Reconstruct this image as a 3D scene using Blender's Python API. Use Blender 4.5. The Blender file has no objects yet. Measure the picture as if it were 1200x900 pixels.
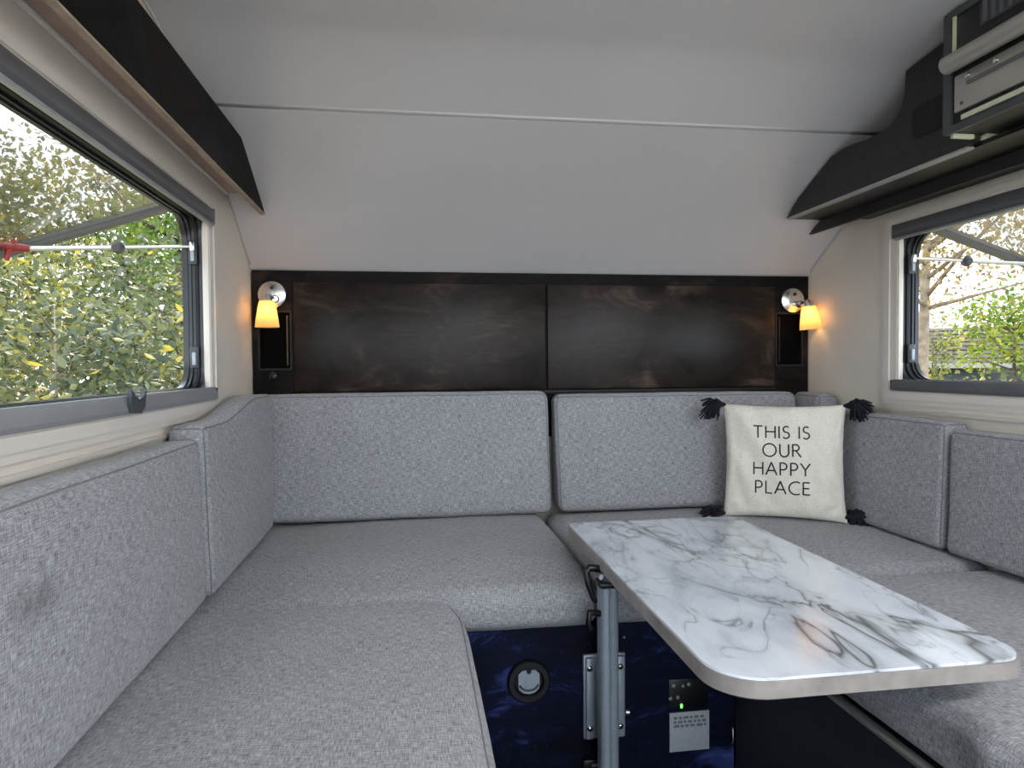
import bpy, bmesh, math, random
import numpy as np
from mathutils import Vector, Matrix, noise
random.seed(7)
rng = np.random.default_rng(7)
S = bpy.context.scene
COL = S.collection
R = math.radians

# ------------------------------------------------------------------ camera
cam_d = bpy.data.cameras.new('camera')
cam = bpy.data.objects.new('camera', cam_d)
COL.objects.link(cam)
cam_d.sensor_width = 36.0
cam_d.lens = 24.0
cam_d.clip_start = 0.02
yaw, pit, rol = R(8.17), R(-1.53), R(-0.43)
rt = Vector((math.cos(yaw), -math.sin(yaw), 0))
fw = Vector((math.sin(yaw)*math.cos(pit), math.cos(yaw)*math.cos(pit), math.sin(pit)))
up = rt.cross(fw)
r2 = rt*math.cos(rol)+up*math.sin(rol)
u2 = -rt*math.sin(rol)+up*math.cos(rol)
m3 = Matrix((r2, u2, -fw)).transposed()
cam.matrix_world = Matrix.Translation((0, 0, .95)) @ m3.to_4x4()
S.camera = cam

# ------------------------------------------------------------------ world, sun, exposure
W = bpy.data.worlds.new('world')
S.world = W
W.use_nodes = True
bgn = W.node_tree.nodes['Background']
bgn.inputs['Color'].default_value = (.78, .89, 1.0, 1)
bgn.inputs['Strength'].default_value = 2.45
sun_d = bpy.data.lights.new('sun', 'SUN')
sun_d.energy = 3.7
sun_d.angle = R(2)
sun_d.color = (1, .9, .72)
sun = bpy.data.objects.new('sun', sun_d)
COL.objects.link(sun)
sun.rotation_euler = Vector((.1, -.75, -.8)).to_track_quat('-Z', 'Y').to_euler()
S.view_settings.view_transform = 'Standard'
S.view_settings.look = 'None'
S.view_settings.gamma = 1
S.view_settings.use_curve_mapping = False
S.view_settings.exposure = 0.86

# ------------------------------------------------------------------ materials
MATS = {}
class NT:
    def __init__(s, name):
        s.m = bpy.data.materials.new(name)
        s.m.use_nodes = True
        s.t = s.m.node_tree
        s.b = s.t.nodes['Principled BSDF']
        s.out = s.t.nodes['Material Output']
    def n(s, typ, **kw):
        nd = s.t.nodes.new(typ)
        for k, v in kw.items():
            if k in nd.inputs: nd.inputs[k].default_value = v
            else: setattr(nd, k, v)
        return nd
    def l(s, a, b): s.t.links.new(a, b)
    def coord(s, kind='Object', scale=(1, 1, 1), rot=(0, 0, 0)):
        tc = s.n('ShaderNodeTexCoord')
        mp = s.n('ShaderNodeMapping')
        mp.inputs['Scale'].default_value = scale
        mp.inputs['Rotation'].default_value = rot
        s.l(tc.outputs[kind], mp.inputs['Vector'])
        return mp.outputs['Vector']
    def noise(s, vec, scale, detail=4, rough=.55, dist=0):
        nd = s.n('ShaderNodeTexNoise')
        nd.inputs['Scale'].default_value = scale
        nd.inputs['Detail'].default_value = detail
        nd.inputs['Roughness'].default_value = rough
        nd.inputs['Distortion'].default_value = dist
        if vec is not None: s.l(vec, nd.inputs['Vector'])
        return nd.outputs['Fac']
    def ramp(s, fac, stops):
        nd = s.n('ShaderNodeValToRGB')
        e = nd.color_ramp.elements
        while len(e) < len(stops): e.new(.5)
        for i, (p, c) in enumerate(stops):
            e[i].position = p
            e[i].color = (*c, 1) if len(c) == 3 else c
        s.l(fac, nd.inputs['Fac'])
        return nd.outputs['Color']
    def math(s, op, a, b=None):
        nd = s.n('ShaderNodeMath', operation=op)
        for i, v in enumerate((a, b)):
            if v is None: continue
            if isinstance(v, (int, float)): nd.inputs[i].default_value = v
            else: s.l(v, nd.inputs[i])
        return nd.outputs[0]
    def mix(s, fac, a, b, mode='MIX'):
        nd = s.n('ShaderNodeMix', data_type='RGBA', blend_type=mode)
        for i, v in ((0, fac), (6, a), (7, b)):
            if isinstance(v, (int, float)): nd.inputs[i].default_value = v
            elif isinstance(v, tuple): nd.inputs[i].default_value = (*v, 1)
            else: s.l(v, nd.inputs[i])
        return nd.outputs[2]
    def bump(s, h, strength=.2, dist=.01):
        nd = s.n('ShaderNodeBump')
        nd.inputs['Strength'].default_value = strength
        nd.inputs['Distance'].default_value = dist
        s.l(h, nd.inputs['Height'])
        s.l(nd.outputs['Normal'], s.b.inputs['Normal'])
    def set(s, **kw):
        for k, v in kw.items():
            k = k.replace('_', ' ')
            s.b.inputs[k].default_value = (*v, 1) if isinstance(v, tuple) and len(v) == 3 else v

def plain(name, col, rough=.5, metal=0, var=.08, scale=30, bump=0):
    s = NT(name)
    v = s.coord('Object')
    f = s.noise(v, scale, 3)
    lo = tuple(c*(1-var) for c in col)
    hi = tuple(min(1, c*(1+var)) for c in col)
    s.l(s.ramp(f, [(.3, lo), (.7, hi)]), s.b.inputs['Base Color'])
    s.set(Roughness=rough, Metallic=metal)
    if bump: s.bump(f, bump, .002)
    MATS[name] = s.m
    return s.m

def m_fabric(key='fabric', stain=None):
    s = NT('grey_linen' if stain is None else 'grey_linen_smudged')
    a = s.noise(s.coord('UV', (60, 640, 1)), 1, 2, .5)
    b = s.noise(s.coord('UV', (640, 60, 1)), 1, 2, .5)
    c = s.noise(s.coord('UV', (9, 9, 1)), 1, 3)
    t = s.math('ADD', a, b)
    t = s.math('MULTIPLY', t, .5)
    col = s.ramp(t, [(.33, (.12, .118, .127)), (.5, (.335, .332, .35)), (.67, (.60, .596, .612))])
    col = s.mix(.25, col, s.ramp(c, [(.3, (.62, .62, .62)), (.7, (1, 1, 1))]), 'MULTIPLY')
    if stain:
        tc = s.n('ShaderNodeTexCoord'); mp = s.n('ShaderNodeMapping')
        mp.inputs['Location'].default_value = stain
        s.l(tc.outputs['Object'], mp.inputs['Vector'])
        m2 = s.n('ShaderNodeMapping'); m2.inputs['Rotation'].default_value = (R(-30), 0, 0); m2.inputs['Scale'].default_value = (1, 13, 38)
        s.l(mp.outputs['Vector'], m2.inputs['Vector'])
        ln = s.n('ShaderNodeVectorMath', operation='LENGTH'); s.l(m2.outputs['Vector'], ln.inputs[0])
        nz = s.noise(s.coord('Object'), 34, 3)
        dd = s.math('ADD', ln.outputs['Value'], s.math('MULTIPLY', s.math('SUBTRACT', nz, .5), 1.6))
        col = s.mix(s.ramp(dd, [(.2, (.5, .5, .5)), (1.1, (0, 0, 0))]), col, (.06, .06, .065))
    s.l(col, s.b.inputs['Base Color'])
    s.set(Roughness=.95)
    s.b.inputs['Sheen Weight'].default_value = .15
    s.b.inputs['Specular IOR Level'].default_value = .15
    s.bump(t, .35, .002)
    MATS[key] = s.m
m_fabric()
m_fabric('fabric_smudged', (-.038, -.53, -.226))

def m_wood(name, dark, mid, light, rough=.32, gl=(1.5, 14), spec=.22):
    s = NT(name)
    g = s.noise(s.coord('Object', (gl[0], 6, gl[1])), 6, 6, .65, .6)
    p = s.noise(s.coord('Object', (1, 1, 1.6)), 4.2, 6, .68, .9)
    w = s.noise(s.coord('Object', (3, 3, 3)), 18, 5, .7)
    col = s.ramp(p, [(.35, dark), (.55, mid), (.75, light)])
    col = s.mix(.6, col, s.ramp(g, [(.35, (.35, .33, .33)), (.65, (1, 1, 1))]), 'MULTIPLY')
    col = s.mix(s.ramp(w, [(.62, (0, 0, 0)), (.8, (.35, .35, .35))]), col, light)
    s.l(col, s.b.inputs['Base Color'])
    s.b.inputs['Specular IOR Level'].default_value = spec
    rr = s.ramp(p, [(.3, (rough,)*3), (.7, (rough+.18,)*3)])
    s.l(rr, s.b.inputs['Roughness'])
    s.bump(g, .15, .002)
    MATS[name] = s.m
m_wood('dark_panel', (.008, .006, .006), (.03, .019, .014), (.125, .09, .072), .27, spec=.25)
m_wood('dark_frame', (.004, .003, .003), (.013, .009, .008), (.05, .034, .027), .42, spec=.1)
m_wood('dark_board', (.003, .0025, .0025), (.006, .0045, .004), (.06, .03, .02), .45, (8, 1.5), spec=.1)
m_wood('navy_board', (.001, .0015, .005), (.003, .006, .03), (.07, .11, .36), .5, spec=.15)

def m_marble():
    s = NT('white_marble')
    v = s.coord('Object', (1.5, .75, 1), (0, 0, -.7))
    def vein(sc, dist, lo, seedoff):
        mp = s.n('ShaderNodeMapping')
        mp.inputs['Location'].default_value = (seedoff, seedoff*.7, 0)
        s.l(v, mp.inputs['Vector'])
        f = s.noise(mp.outputs['Vector'], sc, 4, .5, dist)
        d = s.math('ABSOLUTE', s.math('SUBTRACT', f, .5))
        return s.ramp(d, [(0, (1, 1, 1)), (lo, (.25, .25, .25)), (lo*3.4, (0, 0, 0))])
    a = vein(3.0, 1.1, .019, 3.1)
    b = vein(5.5, 1.3, .016, 9.4)
    msk = s.ramp(s.noise(v, 3.5, 2), [(.42, (0, 0, 0)), (.6, (1, 1, 1))])
    b2 = s.mix(1.0, b, msk, 'MULTIPLY')
    cl = s.noise(v, 4, 6, .6, .5)
    base = s.ramp(cl, [(.3, (.50, .55, .62)), (.5, (.76, .81, .88)), (.7, (.86, .89, .93))])
    m1 = s.ramp(s.noise(v, 2.4, 2), [(.38, (.3, .3, .3)), (.54, (1, 1, 1))])
    a = s.mix(1.0, a, m1, 'MULTIPLY')
    col = s.mix(a, base, (.10, .105, .11))
    col = s.mix(s.math('MULTIPLY', b2, .75), col, (.22, .23, .25))
    s.l(col, s.b.inputs['Base Color'])
    s.set(Roughness=.16)
    MATS['marble'] = s.m
m_marble()

plain('cream_wall', (.80, .73, .64), .62, 0, .03, 6)
plain('ceiling_white', (.64, .62, .625), .5, 0, .03, 2.5)
plain('cream_moulding', (.80, .735, .66), .3, 0, .02, 8)
plain('shelf_tan', (.50, .36, .28), .5, 0, .12, 12)
plain('edge_tan', (.42, .33, .25), .5, 0, .15, 40)
plain('edge_dim', (.09, .06, .03), .6, 0, .2, 40)
plain('niche_shade_black', (.003, .003, .003), .95, 0, .2, 40)
MATS['niche_shade_black'].node_tree.nodes['Principled BSDF'].inputs['Specular IOR Level'].default_value = .08
plain('seam_grey', (.21, .21, .22), .95, 0, .3, 300)
plain('rail_grey', (.13, .13, .14), .35, 0, .08, 20)
plain('rail_light', (.40, .41, .43), .35, .3, .05, 20)
plain('rubber_blue', (.018, .022, .03), .28, 0, .1, 20)
plain('rubber_black', (.002, .002, .0025), .6, 0, .1, 20)
plain('pane_edge', (.075, .078, .082), .5, 0, .08, 14)
plain('alu', (.62, .64, .67), .3, .9, .06, 60)
plain('alu_satin', (.36, .41, .47), .42, .35, .08, 40)
plain('chrome', (.75, .73, .70), .22, 1, .05, 20)
plain('red_plastic', (.22, .012, .012), .35, 0, .1, 30)
plain('grey_plastic', (.06, .065, .07), .45, 0, .1, 30)
plain('black_plastic', (.006, .006, .008), .35, 0, .1, 30)
plain('black_matte', (.02, .019, .019), .55, 0, .3, 60, .05)
plain('satin_plate', (.52, .50, .46), .32, .6, .06, 14)
plain('table_edge', (.30, .27, .25), .4, 0, .2, 25)
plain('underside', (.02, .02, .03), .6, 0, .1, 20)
plain('label_grey', (.42, .44, .46), .5, 0, .08, 90)
plain('label_ink', (.16, .17, .19), .6, 0, .2, 90)
plain('tassel_navy', (.006, .006, .014), .9, 0, .4, 200)
plain('ink_black', (.012, .012, .014), .8, 0, .2, 60)
plain('floor_vinyl', (.035, .034, .04), .45, 0, .3, 9)
plain('outer_skin', (.6, .6, .6), .4, 0, .03, 4)
plain('ivory_trim', (.66, .70, .50), .3, 0, .06, 20)
plain('matt_white', (.8, .8, .8), .5, 0, .02, 4)

def m_canvas():
    s = NT('ivory_canvas')
    a = s.noise(s.coord('Object', (400, 60, 60)), 1, 2)
    b = s.noise(s.coord('Object', (60, 60, 400)), 1, 2)
    t = s.math('MULTIPLY', s.math('ADD', a, b), .5)
    s.l(s.ramp(t, [(.3, (.69, .645, .555)), (.7, (.87, .825, .73))]), s.b.inputs['Base Color'])
    s.set(Roughness=.9)
    s.bump(t, .15, .001)
    MATS['canvas'] = s.m
m_canvas()

def m_emit(name, col, strength):
    s = NT(name)
    s.set(Base_Color=col)
    s.b.inputs['Emission Color'].default_value = (*col, 1)
    s.b.inputs['Emission Strength'].default_value = strength
    MATS[name] = s.m
m_emit('bulb_glow', (1, .72, .34), 6)
m_emit('led_green', (.12, 1, .08), 2.2)
m_emit('led_blue', (.35, .5, .7), .5)
m_emit('fill_panel', (.93, .965, 1), 30)

def m_shade():
    s = NT('frosted_shade')
    tr = s.n('ShaderNodeBsdfTranslucent')
    tr.inputs['Color'].default_value = (.95, .74, .42, 1)
    df = s.n('ShaderNodeBsdfDiffuse')
    df.inputs['Color'].default_value = (.75, .62, .42, 1)
    gl = s.n('ShaderNodeBsdfTransparent')
    f = s.noise(s.coord('Object'), 120, 2)
    em = s.n('ShaderNodeEmission')
    em.inputs['Color'].default_value = (1, .60, .20, 1)
    em.inputs['Strength'].default_value = .07
    mx = s.n('ShaderNodeMixShader'); s.l(s.math('MULTIPLY', f, .5), mx.inputs[0]); s.l(tr.outputs[0], mx.inputs[1]); s.l(df.outputs[0], mx.inputs[2])
    mx2 = s.n('ShaderNodeMixShader'); mx2.inputs[0].default_value = .18; s.l(mx.outputs[0], mx2.inputs[1]); s.l(gl.outputs[0], mx2.inputs[2])
    ad = s.n('ShaderNodeAddShader'); s.l(mx2.outputs[0], ad.inputs[0]); s.l(em.outputs[0], ad.inputs[1])
    s.l(ad.outputs[0], s.out.inputs['Surface'])
    MATS['shade'] = s.m
m_shade()

def m_glass():
    s = NT('acrylic_pane')
    tr = s.n('ShaderNodeBsdfTransparent'); tr.inputs['Color'].default_value = (.80, .78, .74, 1)
    gl = s.n('ShaderNodeBsdfGlossy'); gl.inputs['Roughness'].default_value = .04
    fr = s.n('ShaderNodeFresnel'); fr.inputs['IOR'].default_value = 1.5
    nz = s.noise(s.coord('Object'), 7, 4)
    fac = s.math('ADD', s.math('MULTIPLY', fr.outputs[0], .42), s.math('MULTIPLY', nz, .16))
    mx = s.n('ShaderNodeMixShader'); s.l(fac, mx.inputs[0]); s.l(tr.outputs[0], mx.inputs[1]); s.l(gl.outputs[0], mx.inputs[2])
    s.l(mx.outputs[0], s.out.inputs['Surface'])
    MATS['pane'] = s.m
m_glass()

def m_leaf(name, stops):
    s = NT(name)
    at = s.n('ShaderNodeAttribute', attribute_name='tint')
    col = s.ramp(at.outputs['Fac'], stops)
    s.l(col, s.b.inputs['Base Color'])
    s.set(Roughness=.45)
    tr = s.n('ShaderNodeBsdfTranslucent')
    s.l(col, tr.inputs['Color'])
    mx = s.n('ShaderNodeMixShader'); mx.inputs[0].default_value = .45
    s.l(s.b.outputs[0], mx.inputs[1]); s.l(tr.outputs[0], mx.inputs[2])
    s.l(mx.outputs[0], s.out.inputs['Surface'])
    MATS[name] = s.m
m_leaf('leaf_mixed', [(0, (.03, .04, .018)), (.4, (.08, .10, .035)), (.65, (.19, .2, .04)), (.85, (.36, .31, .04)), (1, (.5, .32, .04))])
m_leaf('leaf_dark', [(0, (.02, .032, .016)), (.45, (.06, .08, .04)), (.75, (.15, .165, .075)), (.9, (.27, .25, .06)), (1, (.5, .38, .05))])
m_leaf('leaf_bright', [(0, (.04, .08, .02)), (.4, (.12, .2, .03)), (.8, (.3, .34, .03)), (1, (.5, .42, .05))])
m_leaf('leaf_gold', [(0, (.08, .06, .025)), (.4, (.22, .15, .05)), (.8, (.38, .28, .08)), (1, (.3, .34, .06))])
plain('bark', (.10, .075, .055), .9, 0, .4, 14, .5)
plain('bark_pale', (.26, .2, .14), .9, 0, .35, 14, .5)
plain('ground_litter', (.13, .11, .06), .95, 0, .5, 3, .3)
plain('bounce_pale', (.5, .48, .45), .9, 0, .2, 30, .2)
plain('siding', (.075, .095, .10), .7, 0, .06, 2)
plain('house_trim', (.3, .28, .24), .6, 0, .05, 4)
plain('roof_shingle', (.045, .033, .027), .9, 0, .35, 5, .3)
plain('window_dark', (.05, .06, .07), .12, 0, .1, 3)
plain('fence_wood', (.16, .11, .065), .85, 0, .25, 5)

# ------------------------------------------------------------------ helpers
def link(name, me, mat, parent=None, smooth=False):
    if isinstance(mat, str): mat = MATS[mat]
    if mat is not None and not me.materials: me.materials.append(mat)
    o = bpy.data.objects.new(name, me)
    COL.objects.link(o)
    if parent is not None: o.parent = parent
    if smooth:
        for p in me.polygons: p.use_smooth = True
    return o
def fin(name, bm, mat, parent=None, smooth=False, auto=None):
    bmesh.ops.recalc_face_normals(bm, faces=bm.faces[:])
    me = bpy.data.meshes.new(name)
    if auto is not None:
        for e in bm.edges:
            if len(e.link_faces) == 2 and e.calc_face_angle(0) > R(auto): e.smooth = False
        smooth = True
    bm.to_mesh(me); bm.free()
    return link(name, me, mat, parent, smooth)
def tag(o, label=None, cat=None, group=None, kind=None):
    if label: o['label'] = label
    if cat: o['category'] = cat
    if group: o['group'] = group
    if kind: o['kind'] = kind
    return o
def empty(name, loc=(0, 0, 0), rot=(0, 0, 0), parent=None):
    o = bpy.data.objects.new(name, None)
    o.empty_display_size = .05
    COL.objects.link(o)
    o.location = loc; o.rotation_euler = rot
    if parent is not None: o.parent = parent
    return o
def bbox(bm, lo, hi, bev=0, seg=2):
    x0, y0, z0 = lo; x1, y1, z1 = hi
    vs = [bm.verts.new(p) for p in ((x0,y0,z0),(x1,y0,z0),(x1,y1,z0),(x0,y1,z0),(x0,y0,z1),(x1,y0,z1),(x1,y1,z1),(x0,y1,z1))]
    fs = [bm.faces.new([vs[i] for i in f]) for f in ((3,2,1,0),(4,5,6,7),(0,1,5,4),(1,2,6,5),(2,3,7,6),(3,0,4,7))]
    if bev:
        es = list({e for f in fs for e in f.edges})
        bmesh.ops.bevel(bm, geom=es, offset=bev, segments=seg, profile=.5, affect='EDGES')
    return bm
def box(name, lo, hi, mat, parent=None, bev=0, seg=2):
    lo2 = tuple(min(a, b) for a, b in zip(lo, hi)); hi2 = tuple(max(a, b) for a, b in zip(lo, hi))
    bm = bmesh.new(); bbox(bm, lo2, hi2, bev, seg)
    return fin(name, bm, mat, parent, auto=40 if bev else None)
def prism(bm, pts, axis, a, b):
    """outline pts (2D) extruded along axis from a to b; axis 'x': pts are (y,z); 'y': (x,z); 'z': (x,y)"""
    def P(p, t):
        return {'x': (t, p[0], p[1]), 'y': (p[0], t, p[1]), 'z': (p[0], p[1], t)}[axis]
    A = [bm.verts.new(P(p, a)) for p in pts]; B = [bm.verts.new(P(p, b)) for p in pts]
    n = len(pts)
    fs = [bm.faces.new(A), bm.faces.new(B[::-1])]
    for i in range(n): fs.append(bm.faces.new((A[i], A[(i+1) % n], B[(i+1) % n], B[i])))
    return A, B, fs
def tube(bm, pts, rad, seg=10, caps=True):
    pts = [Vector(p) for p in pts]
    rads = rad if isinstance(rad, (list, tuple)) else [rad]*len(pts)
    rings = []
    ref = None
    for i, p in enumerate(pts):
        t = (pts[min(i+1, len(pts)-1)]-pts[max(i-1, 0)]).normalized()
        if ref is None:
            ref = Vector((0, 0, 1)) if abs(t.z) < .9 else Vector((1, 0, 0))
        a = t.cross(ref).normalized(); b = a.cross(t).normalized(); ref = b
        rings.append([bm.verts.new(p+rads[i]*(math.cos(k*2*math.pi/seg)*a+math.sin(k*2*math.pi/seg)*b)) for k in range(seg)])
    for A, B in zip(rings, rings[1:]):
        for k in range(seg): bm.faces.new((A[k], A[(k+1) % seg], B[(k+1) % seg], B[k]))
    if caps:
        bm.faces.new(rings[0][::-1]); bm.faces.new(rings[-1])
def tubeo(name, pts, rad, mat, parent=None, seg=10):
    bm = bmesh.new(); tube(bm, pts, rad, seg)
    return fin(name, bm, mat, parent, auto=50)
def lathe(bm, prof, seg=28, mtx=None):
    """prof: (radius, height) list about local z"""
    rings = []
    for r, h in prof:
        if r < 1e-6: rings.append([bm.verts.new((0, 0, h))])
        else: rings.append([bm.verts.new((r*math.cos(k*2*math.pi/seg), r*math.sin(k*2*math.pi/seg), h)) for k in range(seg)])
    for A, B in zip(rings, rings[1:]):
        for k in range(seg):
            k2 = (k+1) % seg
            if len(A) == 1 and len(B) == 1: continue
            if len(A) == 1: bm.faces.new((A[0], B[k2], B[k]))
            elif len(B) == 1: bm.faces.new((A[k], A[k2], B[0]))
            else: bm.faces.new((A[k], A[k2], B[k2], B[k]))
    if mtx is not None:
        bmesh.ops.transform(bm, matrix=mtx, verts=[v for r in rings for v in r])
def latheo(name, prof, mat, parent=None, mtx=None, seg=28, auto=40):
    bm = bmesh.new(); lathe(bm, prof, seg, mtx)
    return fin(name, bm, mat, parent, auto=auto)
def axis_m(loc, d):
    return Matrix.Translation(loc) @ Vector(d).to_track_quat('Z', 'Y').to_matrix().to_4x4()
def rrect(a0, a1, b0, b1, r, n=8):
    pts = []
    for (ca, cb, s) in ((a1-r, b1-r, 0), (a0+r, b1-r, 90), (a0+r, b0+r, 180), (a1-r, b0+r, 270)):
        for k in range(n+1):
            t = R(s+90*k/n); pts.append((ca+r*math.cos(t), cb+r*math.sin(t)))
    return pts
def ring(bm, outer, inner, axis, a, b):
    def P(p, t): return {'x': (t, p[0], p[1]), 'y': (p[0], t, p[1]), 'z': (p[0], p[1], t)}[axis]
    V = [[bm.verts.new(P(p, t)) for p in loop] for loop, t in ((outer, a), (outer, b), (inner, b), (inner, a))]
    n = len(outer)
    for q in range(4):
        A, B = V[q], V[(q+1) % 4]
        for i in range(n): bm.faces.new((A[i], A[(i+1) % n], B[(i+1) % n], B[i]))
def cushion(name, lo, hi, label=None, cat='cushion', r=.03, bulge=(.006, .006, .012), deform=None, wr=.0025, seed=0, group=None, step=.035, mat='fabric', cord=True):
    lo = Vector(lo); hi = Vector(hi); c = (lo+hi)/2; h = (hi-lo)/2
    def coords(hh):
        inner = hh-r
        n = max(2, int(2*inner/step))
        mid = [-inner+2*inner*i/n for i in range(n+1)]
        arc = [r*math.tan(R(45*k/4)) for k in (1, 2, 3, 4)]
        return [-inner-a for a in arc[::-1]]+mid+[inner+a for a in arc]
    cs = [coords(h[i]) for i in range(3)]
    bm = bmesh.new(); uvl = bm.loops.layers.uv.new('UVMap')
    def pos(p):
        q = Vector([max(-(h[i]-r), min(h[i]-r, p[i])) for i in range(3)])
        d = (p-q)
        v = q+d.normalized()*r if d.length > 1e-9 else p.copy()
        f = [max(-1, min(1, p[i]/h[i])) for i in range(3)]
        for i in range(3):
            j, k = (i+1) % 3, (i+2) % 3
            w = (1-f[j]**4)*(1-f[k]**4)
            if i == 2 and f[i] < 0: continue
            v[i] += bulge[i]*w*(abs(f[i])**3)*(1 if f[i] > 0 else -1)
        return v
    for ax in range(3):
        j, k = (ax+1) % 3, (ax+2) % 3
        for sg in (-1, 1):
            grid = []
            for a in cs[j]:
                row = []
                for b in cs[k]:
                    p = Vector((0, 0, 0)); p[ax] = sg*h[ax]; p[j] = a; p[k] = b
                    row.append((bm.verts.new(pos(p)), a, b))
                grid.append(row)
            for x in range(len(cs[j])-1):
                for y in range(len(cs[k])-1):
                    q = [grid[x][y], grid[x+1][y], grid[x+1][y+1], grid[x][y+1]]
                    if sg < 0: q = q[::-1]
                    f = bm.faces.new([t[0] for t in q])
                    for lp, t in zip(f.loops, q): lp[uvl].uv = (t[1]+seed*1.7+ax*3.3, t[2]+seed*.9+sg)
    bmesh.ops.remove_doubles(bm, verts=bm.verts[:], dist=1e-5)
    bm.normal_update()
    for v in bm.verts:
        wv = v.co+c
        n = noise.noise(wv*5+Vector((seed*3.1, 0, 0)))*wr+noise.noise(wv*14+Vector((0, seed*2.3, 0)))*wr*.4
        v.co += v.normal*n
    base = Vector((c.x, c.y, lo.z))
    for v in bm.verts:
        wv = v.co+c
        if deform: wv = deform(wv.copy())
        v.co = wv-base
    o = fin(name, bm, mat, None, smooth=True)
    o.location = base
    tag(o, label, cat, group)
    if not cord: return o
    # stitched seam cord along the edges
    sb = bmesh.new()
    for ax in range(3):
        j, k = (ax+1) % 3, (ax+2) % 3
        for sj in (-1, 1):
            for sk in (-1, 1):
                pts = []
                for a in cs[ax]:
                    p = Vector((0, 0, 0)); p[ax] = a; p[j] = sj*h[j]; p[k] = sk*h[k]
                    q = pos(p)
                    n_ = Vector((0, 0, 0)); n_[j] = sj; n_[k] = sk
                    wv = q+c
                    nz = noise.noise(wv*5+Vector((seed*3.1, 0, 0)))*wr+noise.noise(wv*14+Vector((0, seed*2.3, 0)))*wr*.4
                    wv = wv+n_.normalized()*(nz+.0002)
                    if deform: wv = deform(wv.copy())
                    pts.append(wv-base)
                tube(sb, pts, .0017, 5)
    fin('seam_cord', sb, 'seam_grey', o, smooth=True)
    return o
def sstep(a, b, x):
    t = max(0, min(1, (x-a)/(b-a))); return t*t*(3-2*t)

# ------------------------------------------------------------------ room shell
XL, XR, YB, YF, ZF = -.53, 1.455, 2.37, -.95, -.10
TH = .055
WY0, WY1, WZ0, WZ1 = .55, 1.885, .895, 1.345
PR = [(YF-.02, 1.715), (-.4, 1.715), (0, 1.715), (.8, 1.715), (1.2, 1.71), (1.45, 1.692), (1.60, 1.665), (1.85, 1.567), (2.08, 1.458), (2.22, 1.375), (2.385, 1.262)]
def catmull(P, n=6):
    out = []
    for i in range(len(P)-1):
        p0, p1, p2, p3 = (Vector(P[max(0, i-1)]), Vector(P[i]), Vector(P[i+1]), Vector(P[min(len(P)-1, i+2)]))
        for k in range(n):
            t = k/n
            out.append(.5*((2*p1)+(p2-p0)*t+(2*p0-5*p1+4*p2-p3)*t*t+(3*p1-p0-3*p2+p3)*t**3))
    out.append(Vector(P[-1])); return [(v.x, v.y) for v in out]
CP = catmull(PR)
def ceil_z(y): return float(np.interp(y, [p[0] for p in CP], [p[1] for p in CP]))

bm = bmesh.new(); bbox(bm, (XL-TH, YF-.05, ZF-.06), (XR+TH, 2.46, ZF))
tag(fin('floor', bm, 'floor_vinyl'), 'dark vinyl trailer floor between the benches', kind='structure')
bm = bmesh.new()
upper = [(y+.0, z+.06) for y, z in CP]
prism(bm, CP+upper[::-1], 'x', XL, XR)
tag(fin('ceiling', bm, 'ceiling_white', auto=30), 'curved off-white ceiling sloping down to the dark headboard', kind='structure')
def side_wall(name, xa, xb, label):
    bm = bmesh.new()
    prism(bm, [(YF, ZF), (2.44, ZF), (2.44, WZ0), (YF, WZ0)], 'x', xa, xb)
    prism(bm, [(YF, WZ0), (WY0, WZ0), (WY0, WZ1), (YF, WZ1)], 'x', xa, xb)
    c2 = [(2.44, WZ0)]+[(2.44, 1.29)]+[(y, z+.05) for y, z in CP[::-1] if ceil_z(y) > 1.29 and z < WZ1-.03]
    yk = np.interp(-WZ1, [-(p[1]+.05) for p in CP][::1], [p[0] for p in CP]) if False else max(p[0] for p in CP if p[1]+.05 > WZ1)
    prism(bm, [(WY1, WZ0), (2.44, WZ0), (2.44, 1.28), (yk, WZ1), (WY1, WZ1)], 'x', xa, xb)
    top = [(y, z+.055) for y, z in CP if z+.055 > WZ1+.002 and y >= YF]
    prism(bm, [(YF, WZ1)]+[(YF, 1.77)]+[p for p in top if p[0] > YF]+[(yk, WZ1)], 'x', xa, xb)
    return tag(fin(name, bm, 'cream_wall'), label, kind='structure')
side_wall('wall_left', XL-TH, XL, 'cream side wall with awning window above left bench')
side_wall('wall_right', XR, XR+TH, 'cream side wall with awning window above right bench')
bm = bmesh.new(); bbox(bm, (XL, YB+.015, ZF), (XR, 2.44, 1.27))
tag(fin('wall_back', bm, 'cream_wall'), 'end wall behind the dark headboard and back cushions', kind='structure')
bm = bmesh.new()
bbox(bm, (XL, YF-.06, ZF), (XL+.07, YF, 1.714)); bbox(bm, (XR-.07, YF-.06, ZF), (XR, YF, 1.714)); bbox(bm, (XL+.07, YF-.06, 1.66), (XR-.07, YF, 1.714))  # unseen hatch opening, made this wide to let in more sky light
tag(fin('wall_front', bm, 'cream_wall'), 'unseen entry end frame with hatch opening widened to let in skylight', kind='structure')
# ceiling seam bead and corner beads
ys = 1.778
bm = bmesh.new()
prism(bm, [(ys-.009, ceil_z(ys-.009)+.004), (ys-.006, ceil_z(ys-.006)-.0006), (ys+.006, ceil_z(ys+.006)-.0008), (ys+.009, ceil_z(ys+.009)+.004)], 'x', XL, XR)
tag(fin('trim_1', bm, 'matt_white', auto=30), 'thin raised seam bead across the ceiling', kind='structure')
for k, x in ((2, XL+.004), (3, XR-.004)):
    bm = bmesh.new(); tube(bm, [(x, y, z-.003) for y, z in CP if y > -.9 and y < 2.36], .0035, 6)
    tag(fin(f'trim_{k}', bm, 'rail_light' if k == 9 else 'ceiling_white', smooth=True), 'corner bead where %s wall meets ceiling' % ('left' if k == 2 else 'right'), kind='structure')

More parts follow.
